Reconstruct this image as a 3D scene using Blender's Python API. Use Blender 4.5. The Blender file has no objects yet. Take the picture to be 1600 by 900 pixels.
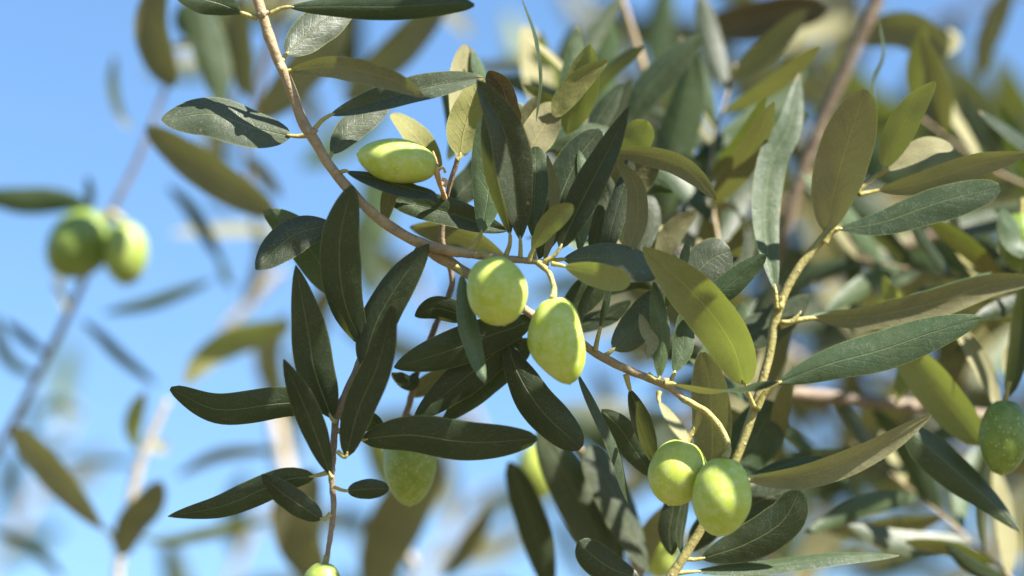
import bpy, bmesh, math, random
from mathutils import Vector, Matrix, noise as mnoise

SC = bpy.context.scene
COL = SC.collection
R_ = math.radians

# ------------------------------------------------------------------ camera
PITCH = R_(20.0)
FOCUS = 0.875
CAM = Vector((0.0, 0.0, 1.62))
RX = Vector((1, 0, 0))
FW = Vector((0, math.cos(PITCH), math.sin(PITCH)))
UP = Vector((0, -math.sin(PITCH), math.cos(PITCH)))
cd = bpy.data.cameras.new("camera")
cam = bpy.data.objects.new("camera", cd)
COL.objects.link(cam)
cam.location = CAM
cam.rotation_euler = (math.pi / 2 + PITCH, 0, 0)
cd.lens = 90.0
cd.sensor_width = 36.0
cd.clip_start = 0.02
cd.clip_end = 2000.0
cd.dof.use_dof = True
cd.dof.focus_distance = FOCUS + 0.006
cd.dof.aperture_fstop = 2.5
SC.camera = cam

# ------------------------------------------------------------------ light
LC = Vector((0.55, 0.78, 0.25)).normalized()            # right, up, towards the camera
SUN = (RX * LC.x + UP * LC.y - FW * LC.z).normalized()
sl = bpy.data.lights.new("sun", 'SUN')
sl.energy = 4.8
sl.angle = R_(0.5)
sl.color = (1.0, 0.945, 0.86)
so = bpy.data.objects.new("sun", sl)
COL.objects.link(so)
so.rotation_euler = SUN.to_track_quat('Z', 'Y').to_euler()
so.location = (3, -3, 6)
W = bpy.data.worlds.new("World")
SC.world = W
W.use_nodes = True
wn = W.node_tree
wn.nodes.clear()
sky = wn.nodes.new('ShaderNodeTexSky')
sky.sky_type = 'NISHITA'
sky.sun_disc = False
sky.sun_elevation = math.asin(SUN.z)
sky.sun_rotation = math.atan2(SUN.x, SUN.y)
sky.air_density = 1.5
sky.dust_density = 0.05
sky.ozone_density = 8.5
bg = wn.nodes.new('ShaderNodeBackground')
bg.inputs['Strength'].default_value = 0.055
wo = wn.nodes.new('ShaderNodeOutputWorld')
wn.links.new(sky.outputs[0], bg.inputs[0])
wn.links.new(bg.outputs[0], wo.inputs[0])
SC.view_settings.view_transform = 'Standard'
SC.view_settings.look = 'None'
SC.view_settings.gamma = 1.0
SC.view_settings.use_curve_mapping = False
SC.view_settings.exposure = 2.05

random.seed(7)
K = 0.4 / 1600.0


def P(x, y, z=0.0):
    """photo pixel (1600 wide) at z metres beyond the plane of focus -> point in the place"""
    D = FOCUS + z
    return CAM + FW * D + RX * ((x - 800) * K * D) - UP * ((y - 450) * K * D)


def CV(v):
    """direction given as (right, up, towards the viewer) -> world"""
    return RX * v[0] + UP * v[1] - FW * v[2]


# ------------------------------------------------------------------ materials
def nt(name):
    m = bpy.data.materials.new(name)
    m.use_nodes = True
    t = m.node_tree
    t.nodes.clear()
    return m, t


def node(t, typ, **kw):
    n = t.nodes.new(typ)
    for k, v in kw.items():
        if k.startswith('i_'):
            n.inputs[k[2:].replace('_', ' ')].default_value = v
        else:
            setattr(n, k, v)
    return n


def math_(t, op, a, b=None, c=None, clamp=False):
    n = t.nodes.new('ShaderNodeMath')
    n.operation = op
    n.use_clamp = clamp
    for i, v in enumerate((a, b, c)):
        if v is None:
            continue
        if isinstance(v, (int, float)):
            n.inputs[i].default_value = v
        else:
            t.links.new(v, n.inputs[i])
    return n.outputs[0]


def mixc(t, fac, a, b, typ='MIX'):
    n = t.nodes.new('ShaderNodeMix')
    n.data_type = 'RGBA'
    n.blend_type = typ
    for i, v in ((0, fac), (6, a), (7, b)):
        if isinstance(v, (int, float)):
            n.inputs[i].default_value = v
        elif isinstance(v, tuple):
            n.inputs[i].default_value = v + (1,) if len(v) == 3 else v
        else:
            t.links.new(v, n.inputs[i])
    return n.outputs[2]


def ramp(t, src, lo, hi):
    n = t.nodes.new('ShaderNodeMapRange')
    n.interpolation_type = 'SMOOTHSTEP'
    n.inputs['From Min'].default_value = lo
    n.inputs['From Max'].default_value = hi
    t.links.new(src, n.inputs['Value'])
    return n.outputs[0]


def obj_coords(t):
    tc = t.nodes.new('ShaderNodeTexCoord')
    oi = t.nodes.new('ShaderNodeObjectInfo')
    off = t.nodes.new('ShaderNodeVectorMath')
    off.operation = 'MULTIPLY_ADD'
    t.links.new(oi.outputs['Random'], off.inputs[0])
    off.inputs[1].default_value = (3.1, 5.7, 2.3)
    t.links.new(tc.outputs['Object'], off.inputs[2])
    return tc, oi, off.outputs[0]


def noise_tex(t, co, scale, detail=3.0, rough=0.55):
    n = t.nodes.new('ShaderNodeTexNoise')
    n.inputs['Scale'].default_value = scale
    n.inputs['Detail'].default_value = detail
    n.inputs['Roughness'].default_value = rough
    t.links.new(co, n.inputs['Vector'])
    return n.outputs['Fac']


def leaf_material(name, up_a, up_b, under_a, under_b, glow, glow_fac, dust=0.34, vein=(0.13, 0.15, 0.065)):
    m, t = nt(name)
    tc, oi, co = obj_coords(t)
    rnd = oi.outputs['Random']
    sep = t.nodes.new('ShaderNodeSeparateXYZ')
    t.links.new(tc.outputs['UV'], sep.inputs[0])
    u, v = sep.outputs[0], sep.outputs[1]
    x = math_(t, 'MULTIPLY_ADD', u, 2.0, -1.0)
    ax = math_(t, 'ABSOLUTE', x)
    # midrib, thinner towards the tip
    wdt = math_(t, 'MULTIPLY_ADD', v, -0.04, 0.07)
    rib = math_(t, 'SUBTRACT', 1.0, math_(t, 'DIVIDE', ax, wdt), clamp=True)
    rib = ramp(t, rib, 0.0, 0.75)
    # pinnate side veins
    wob = noise_tex(t, co, 90.0, 2.0)
    ph = math_(t, 'MULTIPLY_ADD', v, 62.0, math_(t, 'MULTIPLY_ADD', ax, -13.0, math_(t, 'MULTIPLY', wob, 9.0)))
    sv = ramp(t, math_(t, 'SINE', ph), 0.72, 1.0)
    sv = math_(t, 'MULTIPLY', sv, math_(t, 'SUBTRACT', 1.0, ax, clamp=True))
    edge = ramp(t, ax, 0.93, 0.995)
    big = noise_tex(t, co, 38.0, 3.0)
    fine = noise_tex(t, co, 2100.0, 2.0, 0.7)
    mid = noise_tex(t, co, 260.0, 3.0, 0.6)
    bigr = ramp(t, big, 0.32, 0.68)
    # upper face
    ua = mixc(t, bigr, up_a, up_b)
    tone = math_(t, 'MULTIPLY_ADD', rnd, 0.85, 0.62)
    ua = mixc(t, 1.0, ua, tone, 'MULTIPLY')
    # the grey scurf of tiny scales
    sp = math_(t, 'MULTIPLY', ramp(t, fine, 0.50, 0.72), math_(t, 'MULTIPLY_ADD', ramp(t, mid, 0.35, 0.7), 0.75, 0.25))
    ua = mixc(t, math_(t, 'MULTIPLY', sp, dust), ua, (0.20, 0.215, 0.165))
    ua = mixc(t, math_(t, 'MULTIPLY', sv, 0.07), ua, vein)
    ua = mixc(t, math_(t, 'MULTIPLY', rib, 0.55), ua, vein)
    ua = mixc(t, math_(t, 'MULTIPLY', edge, 0.5), ua, (0.16, 0.18, 0.06))
    # a few blemishes with their own shape
    vo = t.nodes.new('ShaderNodeTexVoronoi')
    vo.inputs['Scale'].default_value = 95.0
    t.links.new(co, vo.inputs['Vector'])
    spot = math_(t, 'SUBTRACT', 1.0, ramp(t, vo.outputs['Distance'], 0.03, 0.085))
    sepc = t.nodes.new('ShaderNodeSeparateColor')
    t.links.new(vo.outputs['Color'], sepc.inputs[0])
    spot = math_(t, 'MULTIPLY', spot, math_(t, 'GREATER_THAN', sepc.outputs[0], 0.80))
    ua = mixc(t, math_(t, 'MULTIPLY', spot, 0.6), ua, (0.24, 0.19, 0.10))
    tipm = ramp(t, math_(t, 'MULTIPLY_ADD', mid, 0.09, v), 0.99, 1.03)
    tipm = math_(t, 'MULTIPLY', tipm, math_(t, 'GREATER_THAN', math_(t, 'FRACT', math_(t, 'MULTIPLY', rnd, 7.31)), 0.72))
    ua = mixc(t, math_(t, 'MULTIPLY', tipm, 0.6), ua, (0.17, 0.14, 0.07))
    # under face
    un = mixc(t, bigr, under_a, under_b)
    un = mixc(t, 1.0, un, math_(t, 'MULTIPLY_ADD', rnd, 0.35, 0.82), 'MULTIPLY')
    un = mixc(t, math_(t, 'MULTIPLY', ramp(t, fine, 0.45, 0.75), 0.22), un, (0.42, 0.42, 0.33))
    un = mixc(t, math_(t, 'MULTIPLY', sv, 0.24), un, (0.13, 0.13, 0.045))
    un = mixc(t, math_(t, 'MULTIPLY', rib, 0.6), un, (0.33, 0.29, 0.12))
    un = mixc(t, math_(t, 'MULTIPLY', edge, 0.5), un, (0.36, 0.38, 0.14))
    un = mixc(t, math_(t, 'MULTIPLY', spot, 0.45), un, (0.14, 0.09, 0.04))
    geo = t.nodes.new('ShaderNodeNewGeometry')
    back = geo.outputs['Backfacing']
    base = mixc(t, back, ua, un)
    # relief
    h = math_(t, 'MULTIPLY', rib, -0.9)
    h = math_(t, 'MULTIPLY_ADD', sv, -0.16, h)
    h = math_(t, 'MULTIPLY_ADD', fine, 0.24, h)
    h = math_(t, 'MULTIPLY_ADD', mid, 0.75, h)
    bm = t.nodes.new('ShaderNodeBump')
    bm.inputs['Strength'].default_value = 0.5
    bm.inputs['Distance'].default_value = 0.0006
    t.links.new(h, bm.inputs['Height'])
    pr = t.nodes.new('ShaderNodeBsdfPrincipled')
    t.links.new(base, pr.inputs['Base Color'])
    rg = math_(t, 'MULTIPLY_ADD', back, 0.25, math_(t, 'MULTIPLY_ADD', mid, 0.26, 0.32))
    t.links.new(rg, pr.inputs['Roughness'])
    t.links.new(math_(t, 'MULTIPLY_ADD', back, -0.25, math_(t, 'MULTIPLY_ADD', sp, 0.4, 0.32)), pr.inputs['Specular IOR Level'])
    t.links.new(bm.outputs[0], pr.inputs['Normal'])
    tl = t.nodes.new('ShaderNodeBsdfTranslucent')
    gl = mixc(t, math_(t, 'MULTIPLY', rib, 0.5), glow, tuple(min(1, c * 1.5) for c in glow))
    gl = mixc(t, math_(t, 'MULTIPLY', bigr, 0.4), gl, tuple(c * 0.6 for c in glow))
    t.links.new(gl, tl.inputs['Color'])
    mx = t.nodes.new('ShaderNodeMixShader')
    mx.inputs[0].default_value = glow_fac
    t.links.new(pr.outputs[0], mx.inputs[1])
    t.links.new(tl.outputs[0], mx.inputs[2])
    out = t.nodes.new('ShaderNodeOutputMaterial')
    t.links.new(mx.outputs[0], out.inputs[0])
    return m


MAT = {}
MAT['m'] = leaf_material('olive leaf', (0.011, 0.0195, 0.008), (0.022, 0.034, 0.015), (0.205, 0.192, 0.104),
                         (0.170, 0.158, 0.084), (0.175, 0.20, 0.035), 0.18, dust=0.2)
MAT['s'] = leaf_material('scurfy olive leaf', (0.032, 0.043, 0.024), (0.052, 0.064, 0.038), (0.205, 0.195, 0.098),
                         (0.165, 0.155, 0.072), (0.16, 0.20, 0.03), 0.14, dust=0.5)
MAT['y'] = leaf_material('young olive leaf', (0.050, 0.072, 0.014), (0.070, 0.098, 0.02), (0.245, 0.24, 0.10),
                         (0.20, 0.195, 0.072), (0.27, 0.34, 0.045), 0.28, dust=0.25)
MAT['g'] = leaf_material('soft green olive leaf', (0.028, 0.050, 0.022), (0.048, 0.072, 0.033), (0.225, 0.205, 0.085),
                         (0.185, 0.165, 0.062), (0.15, 0.22, 0.02), 0.15, dust=0.4)
MAT['b'] = leaf_material('browning olive leaf', (0.040, 0.034, 0.016), (0.07, 0.050, 0.022), (0.095, 0.078, 0.045),
                         (0.07, 0.055, 0.032), (0.07, 0.05, 0.015), 0.1, dust=0.2)


def bark_material(name, a, b, c):
    m, t = nt(name)
    tc, oi, co = obj_coords(t)
    n1 = noise_tex(t, co, 120.0, 4.0, 0.6)
    n2 = noise_tex(t, co, 700.0, 3.0, 0.65)
    col = mixc(t, ramp(t, n1, 0.3, 0.7), a, b)
    col = mixc(t, math_(t, 'MULTIPLY', ramp(t, n2, 0.52, 0.74), 0.55), col, c)
    vo = t.nodes.new('ShaderNodeTexVoronoi')
    vo.inputs['Scale'].default_value = 320.0
    t.links.new(co, vo.inputs['Vector'])
    d = math_(t, 'SUBTRACT', 1.0, ramp(t, vo.outputs['Distance'], 0.08, 0.2))
    col = mixc(t, math_(t, 'MULTIPLY', d, 0.35), col, (0.48, 0.38, 0.26))
    bm = t.nodes.new('ShaderNodeBump')
    bm.inputs['Strength'].default_value = 0.9
    bm.inputs['Distance'].default_value = 0.0009
    t.links.new(math_(t, 'MULTIPLY_ADD', n2, 0.5, math_(t, 'MULTIPLY_ADD', d, 0.4, n1)), bm.inputs['Height'])
    pr = node(t, 'ShaderNodeBsdfPrincipled', i_Roughness=0.62)
    t.links.new(col, pr.inputs['Base Color'])
    t.links.new(bm.outputs[0], pr.inputs['Normal'])
    out = t.nodes.new('ShaderNodeOutputMaterial')
    t.links.new(pr.outputs[0], out.inputs[0])
    return m


MAT['bark'] = bark_material('olive bark', (0.20, 0.145, 0.078), (0.30, 0.225, 0.125), (0.085, 0.058, 0.034))
MAT['greenbark'] = bark_material('young olive bark', (0.195, 0.175, 0.052), (0.265, 0.23, 0.08), (0.13, 0.095, 0.036))
MAT['redbark'] = bark_material('reddish olive bark', (0.145, 0.105, 0.068), (0.205, 0.152, 0.10), (0.075, 0.05, 0.034))
MAT['palebark'] = bark_material('pale dry bark', (0.42, 0.35, 0.25), (0.50, 0.42, 0.31), (0.28, 0.22, 0.15))
MAT['stalk'] = bark_material('yellow leaf stalk', (0.26, 0.225, 0.06), (0.32, 0.28, 0.09), (0.19, 0.145, 0.045))
MAT['dry'] = bark_material('dry flower stub', (0.42, 0.25, 0.11), (0.50, 0.34, 0.16), (0.2, 0.06, 0.03))


def olive_material(name='green olive skin', ca=(0.285, 0.36, 0.024), cb=(0.39, 0.45, 0.07), cc=(0.25, 0.35, 0.04), bl=(0.45, 0.50, 0.25)):
    m, t = nt(name)
    tc, oi, co = obj_coords(t)
    rnd = oi.outputs['Random']
    n1 = noise_tex(t, co, 70.0, 4.0)
    n2 = noise_tex(t, co, 330.0, 5.0, 0.65)
    a = mixc(t, ramp(t, n1, 0.3, 0.7), ca, cb)
    a = mixc(t, math_(t, 'MULTIPLY', rnd, 0.35), a, cc)
    # the thin waxy bloom, rubbed away in places
    a = mixc(t, math_(t, 'MULTIPLY', ramp(t, n2, 0.40, 0.66), 0.42), a, bl)
    vo = t.nodes.new('ShaderNodeTexVoronoi')
    vo.inputs['Scale'].default_value = 760.0
    t.links.new(co, vo.inputs['Vector'])
    sc = t.nodes.new('ShaderNodeSeparateColor')
    t.links.new(vo.outputs['Color'], sc.inputs[0])
    dot = math_(t, 'SUBTRACT', 1.0, ramp(t, vo.outputs['Distance'], 0.12, 0.30))
    dot = math_(t, 'MULTIPLY', dot, math_(t, 'GREATER_THAN', sc.outputs[0], 0.45))
    a = mixc(t, math_(t, 'MULTIPLY', dot, 0.42), a, (0.62, 0.65, 0.38))
    v2 = t.nodes.new('ShaderNodeTexVoronoi')
    v2.inputs['Scale'].default_value = 85.0
    t.links.new(co, v2.inputs['Vector'])
    s2 = t.nodes.new('ShaderNodeSeparateColor')
    t.links.new(v2.outputs['Color'], s2.inputs[0])
    sc2 = math_(t, 'MULTIPLY', math_(t, 'SUBTRACT', 1.0, ramp(t, v2.outputs['Distance'], 0.03, 0.075)),
                math_(t, 'GREATER_THAN', s2.outputs[1], 0.84))
    a = mixc(t, math_(t, 'MULTIPLY', sc2, 0.5), a, (0.22, 0.15, 0.05))
    bm = t.nodes.new('ShaderNodeBump')
    bm.inputs['Strength'].default_value = 0.2
    bm.inputs['Distance'].default_value = 0.0006
    t.links.new(math_(t, 'MULTIPLY_ADD', n2, 0.8, n1), bm.inputs['Height'])
    pr = node(t, 'ShaderNodeBsdfPrincipled')
    t.links.new(a, pr.inputs['Base Color'])
    t.links.new(math_(t, 'MULTIPLY_ADD', n2, 0.35, 0.30), pr.inputs['Roughness'])
    t.links.new(bm.outputs[0], pr.inputs['Normal'])
    pr.inputs['Specular IOR Level'].default_value = 0.45
    pr.inputs['Subsurface Weight'].default_value = 0.2
    pr.inputs['Subsurface Radius'].default_value = (0.8, 1.0, 0.2)
    pr.inputs['Subsurface Scale'].default_value = 0.004
    out = t.nodes.new('ShaderNodeOutputMaterial')
    t.links.new(pr.outputs[0], out.inputs[0])
    return m


MAT['olive'] = olive_material()
MAT['shadeolive'] = olive_material('mid green olive skin', (0.15, 0.22, 0.016), (0.22, 0.28, 0.04), (0.14, 0.21, 0.03), (0.32, 0.37, 0.16))  # olive skin with shade put into its colour
MAT['greenshadeolive'] = olive_material('greener shade-toned olive skin', (0.095, 0.15, 0.012), (0.14, 0.20, 0.025), (0.09, 0.145, 0.018), (0.20, 0.27, 0.09))  # a greener skin, its colour also darkened to read as shaded


# ------------------------------------------------------------------ mesh helpers
def catmull(pts, t):
    n = len(pts) - 1
    if n == 1:
        return pts[0].lerp(pts[1], t)
    f = min(max(t, 0.0), 1.0) * n
    i = min(int(f), n - 1)
    u = f - i
    p1, p2 = pts[i], pts[i + 1]
    p0 = pts[i - 1] if i > 0 else p1 * 2 - p2
    p3 = pts[i + 2] if i + 2 <= n else p2 * 2 - p1
    return 0.5 * ((2 * p1) + (p2 - p0) * u + (2 * p0 - 5 * p1 + 4 * p2 - p3) * u * u
                  + (3 * p1 - p0 - 3 * p2 + p3) * u ** 3)


def resample(pts, n):
    """evenly spaced points along a smooth curve through pts, and the share of the way at each"""
    raw = [catmull(pts, i / 120.0) for i in range(121)]
    acc = [0.0]
    for a, b in zip(raw, raw[1:]):
        acc.append(acc[-1] + (b - a).length)
    tot = acc[-1] or 1e-9
    out, j = [], 0
    for i in range(n):
        d = tot * i / (n - 1)
        while j < 119 and acc[j + 1] < d:
            j += 1
        seg = acc[j + 1] - acc[j] or 1e-9
        out.append(raw[j].lerp(raw[j + 1], min(1.0, (d - acc[j]) / seg)))
    return out, tot


def link(name, verts, faces, mat, parent, origin, uvs=None):
    me = bpy.data.meshes.new(name)
    me.from_pydata([v - origin for v in verts], [], faces)
    if uvs is not None:
        lay = me.uv_layers.new(name='UVMap')
        for lp in me.loops:
            lay.data[lp.index].uv = uvs[lp.vertex_index]
    me.polygons.foreach_set('use_smooth', [True] * len(me.polygons))
    me.materials.append(mat)
    me.update()
    o = bpy.data.objects.new(name, me)
    COL.objects.link(o)
    if parent is not None:
        o.parent = parent
        o.location = origin - WORLD[parent.name]
    else:
        o.location = origin
    WORLD[o.name] = origin.copy()
    return o


WORLD = {}


def tube_geo(pts, radii, n=None, seg=10, rough=0.0, seed=0.0):
    n = n or max(8, len(pts) * 7)
    c, tot = resample(pts, n)
    ctrl, _ = None, None
    # radius along the way, by arc share of the control points
    acc = [0.0]
    for a, b in zip(pts, pts[1:]):
        acc.append(acc[-1] + (b - a).length)
    tt = acc[-1] or 1e-9
    acc = [a / tt for a in acc]
    V, F = [], []
    ref = Vector((0.3, 0.2, 0.93)).normalized()
    for i, p in enumerate(c):
        s = i / (n - 1)
        j = 0
        while j < len(acc) - 2 and acc[j + 1] < s:
            j += 1
        w = (s - acc[j]) / max(1e-9, acc[j + 1] - acc[j])
        r = radii[j] + (radii[j + 1] - radii[j]) * min(1, max(0, w))
        T = (c[min(i + 1, n - 1)] - c[max(i - 1, 0)]).normalized()
        A = T.cross(ref).normalized()
        B = T.cross(A).normalized()
        for k in range(seg):
            an = 2 * math.pi * k / seg
            rr = r
            if rough:
                q = Vector((s * tot / r * 0.35 + seed, math.cos(an), math.sin(an) + seed * 1.7))
                rr *= 1 + rough * mnoise.noise(q * 0.9)
            V.append(p + A * (math.cos(an) * rr) + B * (math.sin(an) * rr))
    for i in range(n - 1):
        for k in range(seg):
            a, b = i * seg + k, i * seg + (k + 1) % seg
            F.append((a, a + seg, b + seg, b))
    V.append(c[0]); V.append(c[-1])
    e0, e1 = len(V) - 2, len(V) - 1
    for k in range(seg):
        F.append((e0, k, (k + 1) % seg))
        F.append((e1, (n - 1) * seg + (k + 1) % seg, (n - 1) * seg + k))
    return V, F


def parse(s, za, zt):
    """'x,y x,y,z ...' -> points; a point without its own depth gets it from its place along the way"""
    raw = [[float(q) for q in tok.split(',')] for tok in s.split()]
    acc = [0.0]
    for a, b in zip(raw, raw[1:]):
        acc.append(acc[-1] + math.hypot(b[0] - a[0], b[1] - a[1]))
    out = []
    for r, d in zip(raw, acc):
        z = r[2] if len(r) > 2 else za + (zt - za) * d / (acc[-1] or 1)
        out.append((r[0], r[1], z))
    return out


def px(z):
    return K * (FOCUS + z)


def branch(name, label, s, widths, za, zt, mat='bark', group=None, rough=0.22, cat='branch'):
    """a thing: an Empty at the branch's thick end that parents the stem and the leaves"""
    p = parse(s, za, zt)
    pts = [P(*q) for q in p]
    e = bpy.data.objects.new(name, None)
    e.empty_display_size = 0.02
    COL.objects.link(e)
    e.location = pts[0]
    WORLD[e.name] = pts[0].copy()
    e['label'] = label
    e['category'] = cat
    if group:
        e['group'] = group
    stem(e, s, widths, za, zt, mat, rough)
    return e


def stem(root, s, widths, za, zt, mat='bark', rough=0.22, name='stem'):
    p = parse(s, za, zt)
    pts = [P(*q) for q in p]
    if len(widths) != len(pts):
        m = len(pts) - 1
        q = len(widths) - 1
        ws = []
        for i in range(len(pts)):
            f = i / m * q
            j = min(int(f), q - 1)
            ws.append(widths[j] + (widths[j + 1] - widths[j]) * (f - j))
        widths = ws
    rad = [w / 2 * px(q[2]) for w, q in zip(widths, p)]
    V, F = tube_geo(pts, rad, n=max(10, len(pts) * 9), seg=12, rough=rough, seed=random.random() * 20)
    return link(name, V, F, MAT[mat], root, pts[0])


# how a leaf's upper face is turned: (right, up, towards the viewer)
ORI = {
    'D': (-0.21, -0.25, 0.95),    # faces the viewer, sun grazing
    'd': (-0.30, -0.05, 0.95),
    'G': (0.16, 0.42, 0.89),      # upper face towards the viewer and the sky
    'B': (0.25, 0.70, 0.65),      # upper face well in the sun
    'U': (0.25, 0.55, -0.80),     # underside seen, sun on the upper face
    'N': (0.13, 0.33, -0.94),     # underside seen, sun grazing
    'W': (-0.35, -0.62, -0.65),   # underside seen, sun on it
    'w': (-0.15, -0.25, -0.90),
}


def leaf(root, s, w, n='G', za=0.0, zt=None, k='m', pet=True, eb=0.72, et=0.72, fold=0.14, n2=None, curl=0.08,
         label=None, wave=0.035, pw=7.0, nl=26, tilt=False):
    """first point = where the stalk leaves the stem (pet) or the blade's base, last = the tip"""
    zt = za if zt is None else zt
    p = parse(s, za, zt)
    pts = [P(*q) for q in p]
    blade = pts[1:] if pet else pts
    zb = p[1][2] if pet else p[0][2]
    if isinstance(n, str) and n in 'NUWw' or tilt:
        # lean the blade so that the face asked for lies square to it
        q0, q1 = (p[1] if pet else p[0]), p[-1]
        ch = Vector((q1[0] - q0[0], q0[1] - q1[1]))
        ln_ = ch.length
        ch.normalize()
        nn = Vector(ORI[n]) if isinstance(n, str) else Vector(n)
        c_ = max(-.42, min(.42, -(nn.x * ch.x + nn.y * ch.y) / nn.z))
        a0 = 1 if pet else 0
        for qi in range(a0, len(p)):
            f = math.hypot(p[qi][0] - q0[0], p[qi][1] - q0[1])
            p[qi] = (p[qi][0], p[qi][1], p[qi][2] - c_ * f * px(0))
        pts = [P(*q) for q in p]
        blade = pts[1:] if pet else pts
    half = w / 2 * px((zb + p[-1][2]) / 2)
    c, tot = resample(blade, nl)
    na = Vector(ORI[n] if isinstance(n, str) else n).normalized()
    nb = na if n2 is None else Vector(ORI[n2] if isinstance(n2, str) else n2).normalized()
    V, UV, F = [], [], []
    tm = eb / (eb + et)
    pk = tm ** eb * (1 - tm) ** et
    M = 5
    sd = random.random() * 50
    for i, q in enumerate(c):
        t = i / (nl - 1)
        T = (c[min(i + 1, nl - 1)] - c[max(i - 1, 0)]).normalized()
        h = CV(na.lerp(nb, t * t * (3 - 2 * t)))
        h = h + 0.05 * mnoise.noise_vector(Vector((t * 2.2, sd, 0.3)))
        N = (h - T * h.dot(T))
        N = N.normalized() if N.length > 1e-4 else T.orthogonal().normalized()
        S = N.cross(T)
        te = 0.004 + 0.992 * t
        pr = te ** eb * (1 - te) ** et / pk
        hw = half * pr
        for j in range(-M, M + 1):
            a = j / M
            wob = 1 + 0.05 * mnoise.noise(Vector((t * 5 + (3 if a > 0 else 0), sd + 7, 1.0)))
            dn = -fold * abs(a) * hw - curl * (abs(a) ** 3) * hw
            dn += half * wave * 2.0 * mnoise.noise(Vector((t * 4.0, a * 1.2, sd))) * min(1, 3 * pr)
            dn += 0.035 * half * (1 - min(1, abs(a) * 6)) * -1
            V.append(q + S * (a * hw * wob) + N * dn)
            UV.append((a * 0.5 + 0.5, t))
    R = 2 * M + 1
    for i in range(nl - 1):
        for j in range(R - 1):
            a = i * R + j
            F.append((a, a + R, a + R + 1, a + 1))
    o = link('leaf', V, F, MAT[k], root, c[0], UV)
    # winding: outward side must be the upper face
    T0 = (c[1] - c[0]).normalized()
    f0 = o.data.polygons[(nl // 2) * (R - 1) + M]
    h = CV(na)
    Tm = (c[nl // 2 + 1] - c[nl // 2 - 1]).normalized()
    if f0.normal.dot(h - Tm * h.dot(Tm)) < 0:
        o.data.flip_normals()
    if label:
        o['label'] = label
    if pet:
        r0 = pw / 2 * px(p[0][2])
        tip = c[0].lerp(c[1], .8)
        a, b = pts[0], pts[1]
        dirv = (c[1] - c[0]).normalized()
        mid = a.lerp(b, 0.55) + (a.lerp(b, 1.0) - dirv * (b - a).length * 0.45 - a.lerp(b, 0.55)) * 0.4
        V2, F2 = tube_geo([a, mid, b, tip], [r0 * 1.25, r0, r0 * 0.85, r0 * 0.3], n=12, seg=8)
        link('leaf_stalk', V2, F2, MAT['stalk'], o, a)
    return o


def olive(label, top, bot, w, z=0.0, stalk=None, tip=0.35, lean=0.0, group=None, dz=0.0, sw=8.0, fat=0.0,
          smat='stalk', zs=None, skin='olive'):
    """a fruit whose stalk end is at top and blossom end at bot (photo pixels); stalk: further pixels to the twig"""
    a, b = P(top[0], top[1], z), P(bot[0], bot[1], z + dz)
    ax = (b - a)
    Ln = ax.length
    ax.normalize()
    side = ax.cross(FW).normalized()
    fr = side.cross(ax).normalized()
    hw = w / 2 * px(z)
    n, seg = 34, 40
    V, F = [], []
    sd = random.random() * 30
    for i in range(n + 1):
        t = i / n
        th = math.pi * t
        zz = (1 - math.cos(th)) / 2
        r = math.sin(th) ** 0.94
        if zz > 0.5:
            q = (zz - 0.5) * 2
            r *= 1 - tip * 0.55 * q * q
        r *= 1 + fat * math.sin(2 * math.pi * zz)
        off = lean * hw * math.sin(math.pi * zz) ** 2
        # a shallow dimple round the stalk, a tiny nub at the other end
        ad = 0.0
        if zz < 0.035:
            ad = 0.018 * Ln * (1 - zz / 0.035)
        if i == n:
            ad = 0.016 * Ln
        for kx in range(seg):
            an = 2 * math.pi * kx / seg
            rr = hw * max(r, 0.0) * (1 + 0.05 * mnoise.noise(Vector((math.cos(an) * 1.1 + sd, math.sin(an) * 1.1, zz * 2.2))))
            V.append(a + ax * (zz * Ln + ad) + side * (math.cos(an) * rr + off) + fr * (math.sin(an) * rr))
    for i in range(n):
        for kx in range(seg):
            q, s2 = i * seg + kx, i * seg + (kx + 1) % seg
            F.append((q, s2, s2 + seg, q + seg))
    bm = bmesh.new()
    vs = [bm.verts.new(v - a) for v in V]
    for f in F:
        bm.faces.new([vs[x] for x in f])
    bmesh.ops.remove_doubles(bm, verts=bm.verts, dist=1e-6)
    bmesh.ops.recalc_face_normals(bm, faces=bm.faces)
    me = bpy.data.meshes.new('olive')
    bm.to_mesh(me)
    bm.free()
    me.polygons.foreach_set('use_smooth', [True] * len(me.polygons))
    me.materials.append(MAT[skin])
    o = bpy.data.objects.new('olive', me)
    COL.objects.link(o)
    o.location = a
    WORLD[o.name] = a.copy()
    o['label'] = label
    o['category'] = 'olive'
    if group:
        o['group'] = group
    if stalk:
        zs = z if zs is None else zs
        m = len(stalk)
        pp = [P(x, y, zs + (z - zs) * (i / m)) for i, (x, y) in enumerate(stalk)] + [a + ax * Ln * 0.03]
        r0 = sw / 2 * px(z)
        rr = [r0 * (1.15 - 0.3 * i / m) for i in range(m)] + [r0 * 1.35]
        V2, F2 = tube_geo(pp, rr, n=8 * len(pp), seg=10, rough=0.2, seed=sd)
        link('fruit_stalk', V2, F2, MAT[smat], o, pp[0])
    return o


def blob(name, root, s, w, z, mat):
    """a small bud or stub: a short fat tapered spindle"""
    p = parse(s, z, z)
    pts = [P(*q) for q in p]
    r = w / 2 * px(z)
    V, F = tube_geo(pts, [r * 0.7] + [r] * (len(pts) - 2) + [r * 0.25], n=12, seg=9, rough=0.3, seed=random.random() * 9)
    return link(name, V, F, MAT[mat], root, pts[0])


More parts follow.
